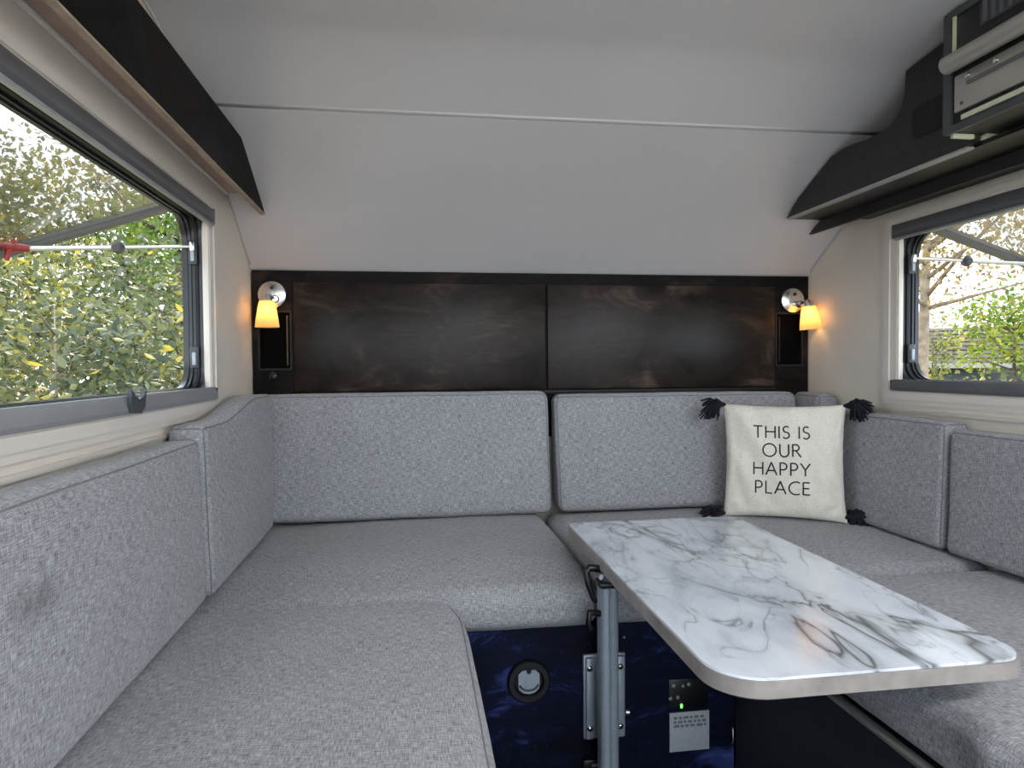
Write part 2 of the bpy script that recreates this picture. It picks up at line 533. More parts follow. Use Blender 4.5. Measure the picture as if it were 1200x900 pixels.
# moulded beige surround strips below left window
for nm, x, s in (('trim_4', XL, 1), ('trim_5', XR, -1)):
    bm = bmesh.new(); bbox(bm, (min(x, x+s*.007), -.9, .80), (max(x, x+s*.007), 2.0, .812), .003)
    tag(fin(nm, bm, 'cream_moulding', auto=40), 'narrow cream ledge strip under %s window' % ('left' if s > 0 else 'right'), kind='structure')

# ------------------------------------------------------------------ windows
def window(n, xw, s, label):
    """s=+1: left wall (room towards +x), outwards is -s"""
    root = tag(empty(f'window_{n}', (xw, (WY0+WY1)/2, WZ0)), label, kind='structure')
    ox, oy, oz = xw, (WY0+WY1)/2, WZ0
    def X(d): return s*d            # d>0 into the room
    def Y(y): return y-oy
    def Z(z): return z-oz
    # surround moulding
    bm = bmesh.new()
    o_ = rrect(Y(WY0-.07), Y(WY1+.07), Z(.826), Z(1.405), .018); i_ = rrect(Y(WY0), Y(WY1), Z(WZ0), Z(WZ1), .004)
    ring(bm, o_, i_, 'x', X(0.0005), X(.006))
    o3 = rrect(Y(WY0-.055), Y(WY1+.055), Z(.84), Z(1.392), .016); i3 = rrect(Y(WY0-.03), Y(WY1+.03), Z(.862), Z(1.373), .012)
    ring(bm, o3, i3, 'x', X(.0055), X(.010))
    fin('surround', bm, 'cream_moulding', root, auto=35)
    # top blind cassette
    bm = bmesh.new(); prism(bm, [(X(.001), Z(1.326)), (X(.010), Z(1.328)), (X(.016), Z(1.338)), (X(.016), Z(1.358)), (X(.011), Z(1.367)), (X(.001), Z(1.367))], 'y', Y(WY0-.02), Y(WY1+.010))
    cs = fin('blind_cassette', bm, 'rail_grey', root, auto=30)
    bm = bmesh.new(); bbox(bm, (min(X(.008), X(.018)), Y(WY0), Z(1.318)), (max(X(.008), X(.018)), Y(WY1-.002), Z(1.3262)), .002)
    fin('pull_bar', bm, 'rail_light', cs, auto=40)
    bm = bmesh.new(); bbox(bm, (min(X(.0), X(.014)), Y(WY1+.010), Z(1.326)), (max(X(.0), X(.017)), Y(WY1+.016), Z(1.368)), .002)
    fin('end_cap', bm, 'rail_grey', cs, auto=40)
    # bottom sill rail
    bm = bmesh.new(); prism(bm, [(X(.001), Z(.866)), (X(.013), Z(.866)), (X(.018), Z(.874)), (X(.016), Z(.889)), (X(.009), Z(.900)), (X(.001), Z(.900))], 'y', Y(WY0-.02), Y(WY1+.010))
    sl = fin('sill_rail', bm, 'rail_light' if s > 0 else 'rail_grey', root, auto=30)
    bm = bmesh.new(); bbox(bm, (min(X(.003), X(.016)), Y(WY1+.010), Z(.868)), (max(X(.003), X(.016)), Y(WY1+.015), Z(.898)), .002)
    fin('end_cap', bm, 'rubber_black', sl, auto=40)
    # hook on sill
    if s > 0:
        hk = bmesh.new()
        prism(hk, [(Y(1.325), Z(.869)), (Y(1.36), Z(.866)), (Y(1.378), Z(.878)), (Y(1.385), Z(.912)), (Y(1.372), Z(.898)), (Y(1.352), Z(.893)), (Y(1.334), Z(.899)), (Y(1.316), Z(.914)), (Y(1.315), Z(.885))], 'x', X(.0175), X(.026))
        fin('blind_hook', hk, 'grey_plastic', root, auto=40)
    # jamb guides: light strip then dark
    for (ya, yb) in ((WY1-.006, WY1-.001), (WY0+.001, WY0+.006)):
        bm = bmesh.new(); bbox(bm, (min(X(-.012), X(.004)), Y(ya), Z(WZ0+.001)), (max(X(-.012), X(.004)), Y(yb), Z(1.33)), .002)
        g = fin('blind_guide', bm, 'cream_moulding', root, auto=40)
    # stepped dark rubber frame in the reveal
    steps = [(-.0125, -.022, .0025, .05), (-.022, -.030, .007, .055), (-.030, -.038, .005, .055), (-.038, -.046, .010, .06), (-.046, -.054, .013, .065), (-.054, -.06, .010, .065)]
    for k, (da, db, ins, rad) in enumerate(steps):
        bm = bmesh.new()
        ring(bm, rrect(Y(WY0+.001), Y(WY1-.001), Z(WZ0+.001), Z(WZ1-.001), .003, 8), rrect(Y(WY0+ins), Y(WY1-ins), Z(WZ0+.001+ins*.4), Z(WZ1-ins), rad, 8), 'x', X(da), X(db))
        fin('seal_frame', bm, 'rubber_blue' if k % 2 == 0 else ('rubber_black' if k == 1 else 'rubber_blue'), root, auto=40)
    # catches on the far jamb
    for zc in (1.252, .985):
        bm = bmesh.new(); bbox(bm, (min(X(-.044), X(-.022)), Y(WY1-.018), Z(zc-.035)), (max(X(-.044), X(-.022)), Y(WY1-.0085), Z(zc+.022)), .003)
        ct = fin('catch', bm, 'grey_plastic', root, auto=40)
        bm = bmesh.new(); bbox(bm, (min(X(-.036), X(-.026)), Y(WY1-.026), Z(zc-.028)), (max(X(-.036), X(-.026)), Y(WY1-.0175), Z(zc+.006)), .003)
        fin('catch_lever', bm, 'alu_satin', ct, auto=40)
    # tilted pane hinged at the top
    hx, hz = -.072, 1.378
    ex, ez = -.50, 1.240
    L = math.hypot(ex-hx, ez-hz); ang = math.atan2(ez-hz, (ex-hx))
    y0, y1 = WY0-.03, WY1+.028
    def PT(u, w): # u along pane 0..L from hinge, w normal
        dx, dz = (ex-hx)/L, (ez-hz)/L
        return (X(hx+dx*u+dz*w), Z(hz+dz*u-dx*w))
    def slab(name, u0, u1, ya, yb, w0, w1, mat, par=root):
        bm = bmesh.new(); prism(bm, [PT(u0, w0), PT(u1, w0), PT(u1, w1), PT(u0, w1)], 'y', Y(ya), Y(yb)); return fin(name, bm, mat, par)
    pn = slab('pane', .02, L, y0, y1, 0, .006, 'pane')
    slab('stile', .0, L+.004, y1-.028, y1+.004, -.006, .016, 'pane_edge', pn)
    slab('stile', .0, L+.004, y0-.004, y0+.028, -.006, .016, 'pane_edge', pn)
    slab('bottom_edge', L-.026, L+.004, y0+.0285, y1-.0285, -.006, .016, 'pane_edge', pn)
    slab('hinge_rail', -.012, .022, y0+.0285, y1-.0285, -.008, .018, 'rail_grey', pn)
    # stay arms
    for yy, far in ((WY1-.025, 1), (WY0+.025, 0)):
        a = Vector((X(-.03), Y(yy), Z(1.262))); px = PT(L-.035, -.012); b = Vector((px[0], Y(yy-.006), px[1]))
        b = Vector((X(-.43), Y(yy), Z(1.250)))
        m_ = a.lerp(b, .44)
        arm = tubeo('stay_rod', [a, m_], .0042, 'alu', root)
        tubeo('stay_sleeve', [m_, b], .0062, 'alu', arm)
        latheo('stay_knob', [(0, -.014), (.009, -.014), (.015, -.008), (.017, 0), (.015, .008), (.009, .014), (0, .014)], 'grey_plastic', arm, axis_m(m_, (0, 1, .2)), 16)
        # red clip with two prongs
        bm = bmesh.new()
        tube(bm, [b+Vector((X(.02), 0, 0)), b+Vector((X(-.012), 0, .003)), b+Vector((X(-.03), 0, -.004)), b+Vector((X(-.036), 0, -.03))], [.008, .011, .009, .005], 10)
        tube(bm, [b+Vector((X(-.012), -.004, .003)), b+Vector((X(-.05), -.004, .006)), b+Vector((X(-.062), -.004, -.012)), b+Vector((X(-.05), -.004, -.03))], [.008, .009, .008, .004], 10)
        tube(bm, [b+Vector((X(-.015), 0, .003)), b+Vector((X(-.02), 0, .022))], [.007, .005], 8)
        fin('stay_clip', bm, 'red_plastic', arm, auto=50)
        bm = bmesh.new(); bbox(bm, tuple(a-Vector((.006, .006, .012))), tuple(a+Vector((.006, .006, .012))), .003)
        fin('stay_pivot', bm, 'chrome', arm, auto=40)
    return root
window(1, XL, 1, 'propped open awning window with dark seal above left bench')
window(2, XR, -1, 'propped open awning window overlooking the house with brown roof')

# ------------------------------------------------------------------ headboard
hb = tag(empty('headboard', ((XL+XR)/2, YB, .80)), 'dark stained wood headboard spanning the end wall under sloped ceiling', 'headboard')
hc = Vector(hb.location)
def HB(x, y, z): return (x-hc.x, y-hc.y, z-hc.z)
bm = bmesh.new()
NL = (-.505, -.405); NR = (1.325, 1.425)    # niche x ranges
NZ0, NZ1 = .945, 1.135
x0, x1 = XL+.004, XR-.004
y0, y1 = 2.358, 2.384
for (a, b, c, d) in ((x0, x1, .70, NZ0), (x0, x1, NZ1, 1.272), (x0, NL[0], NZ0, NZ1), (NL[1], NR[0], NZ0, NZ1), (NR[1], x1, NZ0, NZ1)):
    bbox(bm, HB(a, y0, c), HB(b, y1, d))
bmesh.ops.remove_doubles(bm, verts=bm.verts[:], dist=1e-5)
fin('frame_board', bm, 'dark_frame', hb)
for (a, b) in ((-.392, .455), (.464, 1.312)):
    box('panel', HB(a, 2.346, .868), HB(b, 2.3585, 1.232), 'dark_panel', hb, .002)
for (a, b), e in ((NL, 1), (NR, 0)):
    nb = box('niche_back', HB(a, 2.3805, NZ0), HB(b, 2.3845, NZ1), 'niche_shade_black', hb)  # near-black colour stands in for the shade inside the shallow niche
    rb = bmesh.new(); ring(rb, [(p[0]-hc.x, p[1]-hc.z) for p in rrect(a-.004, b+.004, NZ0-.004, NZ1+.004, .006, 3)], [(p[0]-hc.x, p[1]-hc.z) for p in rrect(a+.002, b-.002, NZ0+.002, NZ1-.002, .004, 3)], 'y', 2.3555-hc.y, 2.3579-hc.y); fin('niche_rim', rb, 'rubber_black', nb)
    xs = b-.014 if e else a+.012
    box('niche_edge', HB(xs, 2.362, NZ0+.012), HB(xs+.005, 2.380, NZ1-.012), 'edge_dim' if e else 'rubber_black', nb)
latheo('knob', [(0, 0), (.008, 0), (.008, .006), (.013, .010), (.014, .016), (.010, .020), (0, .021)], 'black_plastic', hb, axis_m(HB(-.46, 2.358, .921), (0, -1, 0)), 20)
box('bottom_rail', HB(-.39, 2.34, .852), HB(1.315, 2.3585, .864), 'rubber_black', hb, .002)

# ------------------------------------------------------------------ sconces
def sconce(x, zc, lean, label):
    t = tag(empty('wall_sconce', (x, 2.358, zc)), label, 'lamp', 'wall sconces on the headboard')
    latheo('wall_plate', [(0, 0), (.046, 0), (.047, .004), (.044, .010), (.03, .016), (.012, .018), (0, .018)], 'chrome', t, axis_m((0, -.0005, 0), (0, -1, 0)), 36)
    latheo('bolt', [(0, 0), (.006, 0), (.006, .004), (0, .005)], 'black_plastic', t, axis_m((.002, -.0165, .022), (0, -1, 0)), 14)
    latheo('swivel', [(0, 0), (.011, 0), (.013, .008), (.013, .02), (.009, .026), (0, .026)], 'chrome', t, axis_m((.012, -.014, -.014), (.15, -1, -.1)), 18)
    sx = lean
    tubeo('arm', [(.012, -.03, -.014), (.008+sx*.3, -.052, -.012), (sx*.8, -.066, -.006), (sx, -.07, -.016)], .005, 'chrome', t)
    latheo('socket', [(0, .02), (.012, .018), (.017, .006), (.018, -.006), (0, -.006)], 'chrome', t, Matrix.Translation((sx, -.07, -.022)), 20)
    sh = latheo('shade', [(.0235, 0), (.0285, -.022), (.034, -.055), (.037, -.078), (.038, -.084), (.036, -.084), (.032, -.055), (.0265, -.022), (.0215, 0), (.012, .002)], 'shade', t, Matrix.Translation((sx, -.07, -.026)) @ Matrix.Rotation(R(-6 if lean > 0 else 0), 4, 'Y'), 32, 60)
    latheo('bulb', [(0, -.03), (.006, -.028), (.008, -.02), (.006, -.008), (.004, 0), (0, 0)], 'bulb_glow', t, Matrix.Translation((sx, -.07, -.03)), 14, 60)
    ld = bpy.data.lights.new('bulb_light', 'POINT')
    ld.energy = .1; ld.color = (1, .62, .27); ld.shadow_soft_size = .006
    lo = bpy.data.objects.new('bulb_light', ld); COL.objects.link(lo); lo.parent = t; lo.location = (sx, -.07, -.062)
    return t
sconce(-.461, 1.190, -.004, 'lit brushed metal sconce above the niche with round black knob')
sconce(1.385, 1.183, .025, 'lit brushed metal sconce with tilted shade beside the wall nearest the pillow')

# ------------------------------------------------------------------ open shelves and boards
t = tag(empty('overhead_shelf', (-.485, .3, 1.455)), 'dark wood fronted open shelf above left window', 'shelf')
loc = Vector(t.location)
bm = bmesh.new()
pts = [(-.9, 1.415), (2.165, 1.415), (1.935, 1.529), (1.90, 1.552), (-.9, 1.552)]
prism(bm, [(a-loc.y, b-loc.z) for a, b in pts], 'x', -.452-loc.x, -.440-loc.x)
fin('front_board', bm, 'dark_board', t)
bm = bmesh.new(); prism(bm, [(-.9-loc.y, 1.411-loc.z), (2.16-loc.y, 1.411-loc.z), (2.16-loc.y, 1.4148-loc.z), (-.9-loc.y, 1.4148-loc.z)], 'x', -.453-loc.x, -.439-loc.x)
fin('edge_band', bm, 'edge_tan', t)
bm = bmesh.new(); prism(bm, [(-.9-loc.y, 1.452-loc.z), (2.074-loc.y, 1.452-loc.z), (2.055-loc.y, 1.463-loc.z), (-.9-loc.y, 1.463-loc.z)], 'x', XL+.001-loc.x, -.4525-loc.x)
fin('shelf_board', bm, 'shelf_tan', t)
bm = bmesh.new(); tube(bm, [(-.524-loc.x, y-loc.y, 1.450-loc.z) for y in (-.9, 0, 1, 2.06)], .006, 8)
fin('cleat', bm, 'cream_moulding', t, auto=50)

t = tag(empty('overhead_console', (1.33, 1.6, 1.42)), 'matte black scalloped board with finger slot above right window', 'shelf')
loc = Vector(t.location)
out = [(2.098, 1.4265), (2.03, 1.474), (1.896, 1.535), (1.86, 1.552), (1.80, 1.560), (1.756, 1.558), (1.70, 1.552), (1.651, 1.552), (1.61, 1.558), (1.585, 1.572), (1.566, 1.592), (1.558, 1.62), (1.553, 1.672), (1.46, 1.683), (1.362, 1.692), (1.362, 1.4265)]
bm = bmesh.new(); o2 = [(a-loc.y, b-loc.z) for a, b in out]
prism(bm, o2, 'x', 1.214-loc.x, 1.232-loc.x)
fb = fin('front_board', bm, 'black_matte', t)
bm = bmesh.new(); prism(bm, [(p[0]-loc.y, p[1]-loc.z) for p in rrect(1.385, 1.53, 1.492, 1.570, .018)], 'x', 1.2128-loc.x, 1.2139-loc.x)
fin('slot_shade_plate', bm, 'rubber_black', fb)  # flat black plate painted as the shade of a cut slot
box('edge_band', (1.213-loc.x, 1.362-loc.y, 1.4215-loc.z), (1.233-loc.x, 2.094-loc.y, 1.4262-loc.z), 'rail_light', t)  # pale strip paints the light caught along the board's lower edge
box('bottom_board', (1.234-loc.x, 1.0-loc.y, 1.424-loc.z), (1.346-loc.x, 2.10-loc.y, 1.434-loc.z), 'black_plastic', t)
bm = bmesh.new(); prism(bm, [(a-loc.y, b-loc.z) for a, b in ((.2, 1.392), (2.187, 1.392), (2.10, 1.438), (.2, 1.438))], 'x', 1.347-loc.x, 1.36-loc.x)
fin('rear_board', bm, 'black_matte', t)
box('filler', (1.361-loc.x, .2-loc.y, 1.412-loc.z), (XR-.002-loc.x, 2.02-loc.y, 1.43-loc.z), 'black_matte', t)

# ------------------------------------------------------------------ black overhead appliance
t = tag(empty('overhead_appliance', (1.28, 1.05, 1.45)), 'black overhead unit with satin metal bar and screw plate', 'appliance')
loc = Vector(t.location)
def A(x, y, z): return (x-loc.x, y-loc.y, z-loc.z)
box('body', A(1.153, .70, 1.446), A(1.44, 1.345, 1.70), 'black_matte', t, .003)
bm = bmesh.new(); ring(bm, rrect(.70-loc.y, 1.352-loc.y, 1.441-loc.z, 1.70-loc.z, .006, 3), rrect(.72-loc.y, 1.330-loc.y, 1.457-loc.z, 1.685-loc.z, .004, 3), 'x', 1.146-loc.x, 1.1528-loc.x)
fin('face_frame', bm, 'grey_plastic', t, auto=40)
box('door', A(1.148, .722, 1.575), A(1.1527, 1.328, 1.684), 'black_plastic', t, .002)
gr = box('vent_grille', A(1.1465, .74, 1.632), A(1.1478, 1.255, 1.682), 'grey_plastic', t)
for k in range(26):
    y = .75+k*.0195
    box('slat', A(1.1435, y, 1.636), A(1.1463, y+.008, 1.679), 'rail_grey', t)
bm = bmesh.new(); tube(bm, [A(1.128, .74, 1.580), A(1.128, 1.322, 1.580)], .019, 16)
fin('handle_bar', bm, 'satin_plate', t, auto=50)
pl = box('screw_plate', A(1.1455, .73, 1.480), A(1.1527, 1.322, 1.558), 'satin_plate', t, .004)
for y in (1.285, 1.215, 1.10, .98):
    latheo('screw', [(0, 0), (.006, 0), (.005, .003), (0, .0035)], 'chrome', pl, axis_m(A(1.1455, y, 1.546), (-1, 0, 0)), 12)
latheo('screw', [(0, 0), (.004, 0), (.003, .002), (0, .0025)], 'grey_plastic', pl, axis_m(A(1.1455, 1.30, 1.495), (-1, 0, 0)), 12)
box('channel', A(1.142, .73, 1.528), A(1.1454, 1.285, 1.535), 'rail_grey', pl)
box('light_strip', A(1.144, .73, 1.460), A(1.150, 1.30, 1.470), 'ivory_trim', t)
box('light_strip', A(1.144, 1.318, 1.60), A(1.1479, 1.325, 1.684), 'ivory_trim', t)
box('bottom_trim', A(1.160, 1.338, 1.436), A(1.212, 1.347, 1.4455), 'ivory_trim', t, .001)
box('bottom_trim', A(1.234, 1.330, 1.4350), A(1.44, 1.347, 1.4455), 'ivory_trim', t, .001)

# ------------------------------------------------------------------ bench bases
SB = .335   # top of bases
t = tag(empty('bench_base', (.43, 1.6, ZF)), 'navy stained end bench box with round latch and table bracket', 'bench')
loc = Vector(t.location)
def B(x, y, z): return (x-loc.x, y-loc.y, z-loc.z)
box('front_panel', B(.075, 1.56, ZF+.001), B(.768, 1.58, SB), 'navy_board', t)
box('top_panel', B(XL+.004, 1.581, SB-.018), B(XR-.004, 2.376, SB), 'navy_board', t)
lt = latheo('latch_ring', [(.032, 0), (.032, .006), (.036, .010), (.047, .010), (.051, .006), (.052, 0)], 'black_plastic', t, axis_m(B(.258, 1.56, .212), (0, -1, 0)), 40)
latheo('latch_dish', [(0, .001), (.033, .001)], 'rubber_black', lt, axis_m(B(.258, 1.56, .212), (0, -1, 0)), 32)
bm = bmesh.new()
pts = [(-.025, -.008), (-.023, -.018), (-.014, -.026), (0, -.029), (.014, -.026), (.023, -.018), (.025, -.008), (.025, .018), (.016, .026), (.006, .027), (.004, .018), (-.004, .018), (-.006, .027), (-.016, .026), (-.025, .018)]
prism(bm, [(.258+a-loc.x, .212+b-loc.z) for a, b in pts], 'y', 1.5535-loc.y, 1.5585-loc.y)
fl = fin('latch_flap', bm, 'alu_satin', lt)
tubeo('latch_pull', [B(.258+.022*math.cos(R(a)), 1.5525, .208+.016*math.sin(R(a))) for a in range(190, 351, 16)], .0025, 'grey_plastic', lt, 8)
# notice plate
pt = box('notice_plate', B(.602, 1.5565, .012), B(.703, 1.5598, .108), 'label_grey', t, .001)
for r_ in range(3):
    x = .612
    while x < .69:
        w = random.uniform(.006, .016)
        box('print_mark', B(x, 1.5558, .092-r_*.010), B(min(x+w, .694), 1.5566, .098-r_*.010), 'label_ink', pt)
        x += w+.004
sk = box('socket_panel', B(.60, 1.556, .118), B(.70, 1.5598, .19), 'black_plastic', t, .002)
box('indicator', B(.629, 1.5535, .120), B(.6335, 1.5562, .129), 'led_green', sk)
for a, b in ((.612, .175), (.636, .173), (.650, .176), (.604, .145), (.622, .146)):
    latheo('screw', [(0, 0), (.005, 0), (.004, .003), (0, .004)], 'alu', sk, axis_m(B(a, 1.556, b), (0, -1, 0)), 10)
hp = box('hasp', B(.385, 1.545, -.005), B(.445, 1.5598, .018), 'black_plastic', t, .004)
box('hasp_pin', B(.405, 1.541, .004), B(.43, 1.5449, .010), 'alu_satin', hp)
latheo('screw', [(0, 0), (.004, 0), (.003, .003), (0, .004)], 'alu', t, axis_m(B(.50, 1.56, .115), (0, -1, 0)), 10)
latheo('screw', [(0, 0), (.003, 0), (.002, .003), (0, .004)], 'edge_tan', t, axis_m(B(.49, 1.56, .30), (0, -1, 0)), 10)
hk = tubeo('cable_clip', [B(.80-.04, 1.555, .02), B(.80-.04, 1.548, .03), B(.80-.04, 1.548, .05), B(.80-.037, 1.555, .06)], .002, 'alu', t, 8)

t = tag(empty('bench_base', (-.22, .3, ZF)), 'dark box carrying the long left seat under the shrub window', 'bench')
loc = Vector(t.location)
box('front_panel', B(.055, -.9, ZF+.001), B(.073, 1.559, SB), 'navy_board', t)
box('top_panel', B(XL+.004, -.9, SB-.018), B(.0545, 1.579, SB), 'navy_board', t)
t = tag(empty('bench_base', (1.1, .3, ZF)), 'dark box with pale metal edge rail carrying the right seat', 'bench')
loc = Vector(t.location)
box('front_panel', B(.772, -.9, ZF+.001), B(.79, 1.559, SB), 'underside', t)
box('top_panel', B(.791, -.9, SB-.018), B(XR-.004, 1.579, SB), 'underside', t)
bm = bmesh.new(); bbox(bm, B(.752, -.9, SB-.004), B(.771, 1.52, SB+.006), .003)
fin('edge_rail', bm, 'satin_plate', t, auto=40)

# ------------------------------------------------------------------ seat cushions
ZS0, ZS = .339, .441
def d_left(v):
    # rounded far inner corner, slight crown
    k = sstep(1.30, 1.51, v.y)*sstep(-.02, .10, v.x)
    v.x -= .03*k*k; v.y -= .006*k
    return v
cushion('seat_cushion', (XL+.01, -.85, ZS0), (.10, 1.492, ZS+.004), 'long grey linen seat cushion under the shrub window', r=.036, bulge=(.004, .004, .012), deform=d_left, seed=1)
def d_back1(v):
    k = sstep(1.75, 1.52, v.y)
    v.z -= .014*k*sstep(.345, .44, v.z)
    v.z += .006*math.sin((v.x+.2)*3.1)*sstep(.38, .45, v.z)
    return v
cushion('seat_cushion', (XL+.01, 1.520, ZS0), (.425, 2.30, ZS+.006), 'grey linen end seat cushion above the round latch', r=.04, bulge=(.004, .006, .012), deform=d_back1, seed=2, cord=False)
cushion('seat_cushion', (.437, 1.515, ZS0), (XR-.012, 2.30, ZS+.006), 'grey linen end seat cushion carrying the lettered pillow', r=.04, bulge=(.003, .005, .014), seed=3, cord=False)
def d_right(v):
    if v.x < .84:
        k = sstep(.84, .755, v.x)*sstep(1.4, 1.0, v.y)
        v.x += .012*k*abs(math.sin(v.y*21+2*math.sin(v.y*9)))*sstep(.342, .385, v.z)*sstep(.47, .42, v.z)
    return v
cushion('seat_cushion', (.760, -.85, ZS0+.004), (XR-.012, 1.498, ZS), 'long grey linen seat cushion with wrinkled front beneath the marble table', r=.03, bulge=(.004, .004, .014), deform=d_right, seed=4, step=.02, cord=False)

# ------------------------------------------------------------------ back cushions
def d_wedge(v):
    # front face leans back, back stays on the headboard
    t_ = (v.y-2.18)/(2.335-2.18)
    zz = (v.z-.45)/(.86-.45)
    front = 2.185+.085*zz
    v.y = front+(2.334-front)*t_
    return v
for (a, b, zt, lab, sd) in ((-.505, .447, .862, 'wide grey linen back cushion nearer the round black knob', 5), (.470, 1.352, .85, 'wide grey linen back cushion behind the lettered pillow', 6)):
    cushion('back_cushion', (a, 2.18, .462), (b, 2.335, zt), lab, r=.028, bulge=(.0, .006, .003), deform=d_wedge, seed=sd)
def d_side(s, xf, xw, z0, z1):
    def f(v):
        zz = (v.z-z0)/(z1-z0)
        k = (v.x-xw)/(xf-xw)
        v.x += s*(-.012*zz)*max(0, min(1, k))
        return v
    return f
cushion('back_cushion', (XL+.012, -.85, .457), (-.434, 1.510, .80), 'long grey linen side cushion with a dark smudge under the shrub window', r=.02, bulge=(.005, .0, .004), deform=d_side(1, -.434, XL+.012, .46, .8), seed=7, mat='fabric_smudged')
def d_cornL(v):
    k = sstep(1.66, 2.0, v.y)*sstep(.6, .82, v.z)
    v.y += (v.y-1.526)/(2.17-1.526)*.085*(v.z-.45)/.41
    v.z += .042*k
    return d_side(1, -.432, XL+.012, .46, .83)(v)
cushion('back_cushion', (XL+.012, 1.526, .457), (-.429, 2.165, .826), 'short grey linen corner cushion rising in a step below the knob niche', r=.02, bulge=(.005, .0, .003), deform=d_cornL, seed=8)
def d_R(v): return d_side(-1, 1.356, XR-.012, .46, .79)(v)
cushion('back_cushion', (1.356, -.85, .457), (XR-.012, 1.583, .775), 'long grey linen side cushion under the house window', r=.02, bulge=(.005, .0, .004), deform=d_R, seed=9)
cushion('back_cushion', (1.356, 1.597, .457), (XR-.012, 2.135, .792), 'short grey linen side cushion next to the lettered pillow', r=.02, bulge=(.005, .0, .003), deform=d_R, seed=10)
cushion('back_cushion', (1.362, 2.148, .457), (XR-.012, 2.33, .846), 'small grey linen corner bolster under the tilted sconce', r=.03, bulge=(.002, .0, .003), seed=11)
# the smudge on the side cushion is a stain in the cloth
# ------------------------------------------------------------------ table
TZ = .53
t = tag(empty('swivel_table', (.427, 1.48, ZF)), 'white marble top swivel table on a single metal post', 'table')
loc = Vector(t.location)
def T(x, y, z): return (x-loc.x, y-loc.y, z-loc.z)
tx0, tx1, ty0, ty1 = .398, .873, .842, 1.772
def corner(cx, cy, r, s, n=10): return [(cx+r*math.cos(R(s+90*k/n)), cy+r*math.sin(R(s+90*k/n))) for k in range(n+1)]
def outline(ins=0):
    a0, a1, b0, b1 = tx0+ins, tx1-ins, ty0+ins, ty1-ins
    rf, rn = .03-ins, .075-ins
    return corner(a1-rf, b1-rf, rf, 0)+corner(a0+rf, b1-rf, rf, 90)+corner(a0+rn, b0+rn, rn, 180)+corner(a1-.05, b0+.05, .05-ins, 270)
bm = bmesh.new(); A_, B_, fs = prism(bm, [(a-loc.x, b-loc.y) for a, b in outline(.002)], 'z', TZ-.004-loc.z, TZ-loc.z)
fin('table_top', bm, 'marble', t)
bm = bmesh.new(); prism(bm, [(a-loc.x, b-loc.y) for a, b in outline(.0)], 'z', TZ-.028-loc.z, TZ-.0041-loc.z)
fin('edge_band', bm, 'table_edge', t, auto=40)
bm = bmesh.new(); prism(bm, [(a-loc.x, b-loc.y) for a, b in outline(.004)], 'z', TZ-.031-loc.z, TZ-.0281-loc.z)
fin('underside', bm, 'underside', t)
# post: extruded profile with grooves
pp = []
n = 40
for k in range(n):
    a = 2*math.pi*k/n
    r = .0235*(1/(abs(math.cos(a))**4+abs(math.sin(a))**4)**.25)*.93
    if k % 10 in (0,): r -= .004
    pp.append((.427+r*math.cos(a)-loc.x, 1.482+r*math.sin(a)-loc.y))
bm = bmesh.new(); prism(bm, pp, 'z', ZF+.01-loc.z, .452-loc.z); po = fin('post', bm, 'alu_satin', t, auto=45)
box('post_cap', T(.403, 1.458, .4525), T(.451, 1.506, .466), 'black_plastic', t, .005)
bm = bmesh.new(); lathe(bm, [(0, 0), (.014, 0), (.014, .034), (0, .034)], 20, Matrix.Translation(T(.427, 1.482, .4655)))
fin('pivot', bm, 'alu', t, auto=40)
bm = bmesh.new(); bbox(bm, T(.415, 1.30, .478), T(.60, 1.50, .4985), .004); fin('swing_arm', bm, 'alu_satin', t, auto=40)
# clamp handle
bm = bmesh.new(); tube(bm, [T(.418, 1.455, .495), T(.40, 1.448, .502), T(.375, 1.445, .507), T(.368, 1.445, .497), T(.373, 1.442, .47), T(.383, 1.44, .44), T(.388, 1.44, .432)], [.011, .009, .008, .008, .007, .006, .005], 10)
fin('clamp_handle', bm, 'black_plastic', t, auto=60)
tubeo('clamp_bolt', [T(.405, 1.457, .480), T(.425, 1.47, .470)], .006, 'alu', t)
bm = bmesh.new(); tube(bm, [T(.405, 1.47, .395), T(.38, 1.465, .40), T(.378, 1.465, .375), T(.384, 1.465, .36)], [.008, .008, .007, .006], 10)
fin('clamp_handle', bm, 'black_plastic', t, auto=60)
# wall bracket
br = box('bracket_plate', T(.387, 1.547, .068), T(.488, 1.5585, .268), 'alu_satin', t, .002)
for a in (.391, .466):
    box('bracket_flange', T(a, 1.536, .072), T(a+.018, 1.5465, .264), 'alu_satin', br, .003)
box('bracket_rail', T(.415, 1.508, .085), T(.439, 1.5465, .252), 'alu_satin', br, .003)
for a in (.401, .474):
    for b in (.098, .24):
        latheo('screw', [(.0, .0035), (.003, .0035), (.006, .002), (.0075, 0)], 'chrome', br, axis_m(T(a-.001, 1.5358, b), (0, -1, 0)), 14)
        latheo('screw_socket', [(0, 0), (.0035, 0), (.0035, .0005), (0, .0005)], 'rubber_black', br, axis_m(T(a-.001, 1.532, b), (0, -1, 0)), 10)
latheo('bracket_knob', [(0, 0), (.006, 0), (.007, .008), (0, .010)], 'alu', br, axis_m(T(.489, 1.548, .125), (1, 0, 0)), 12)

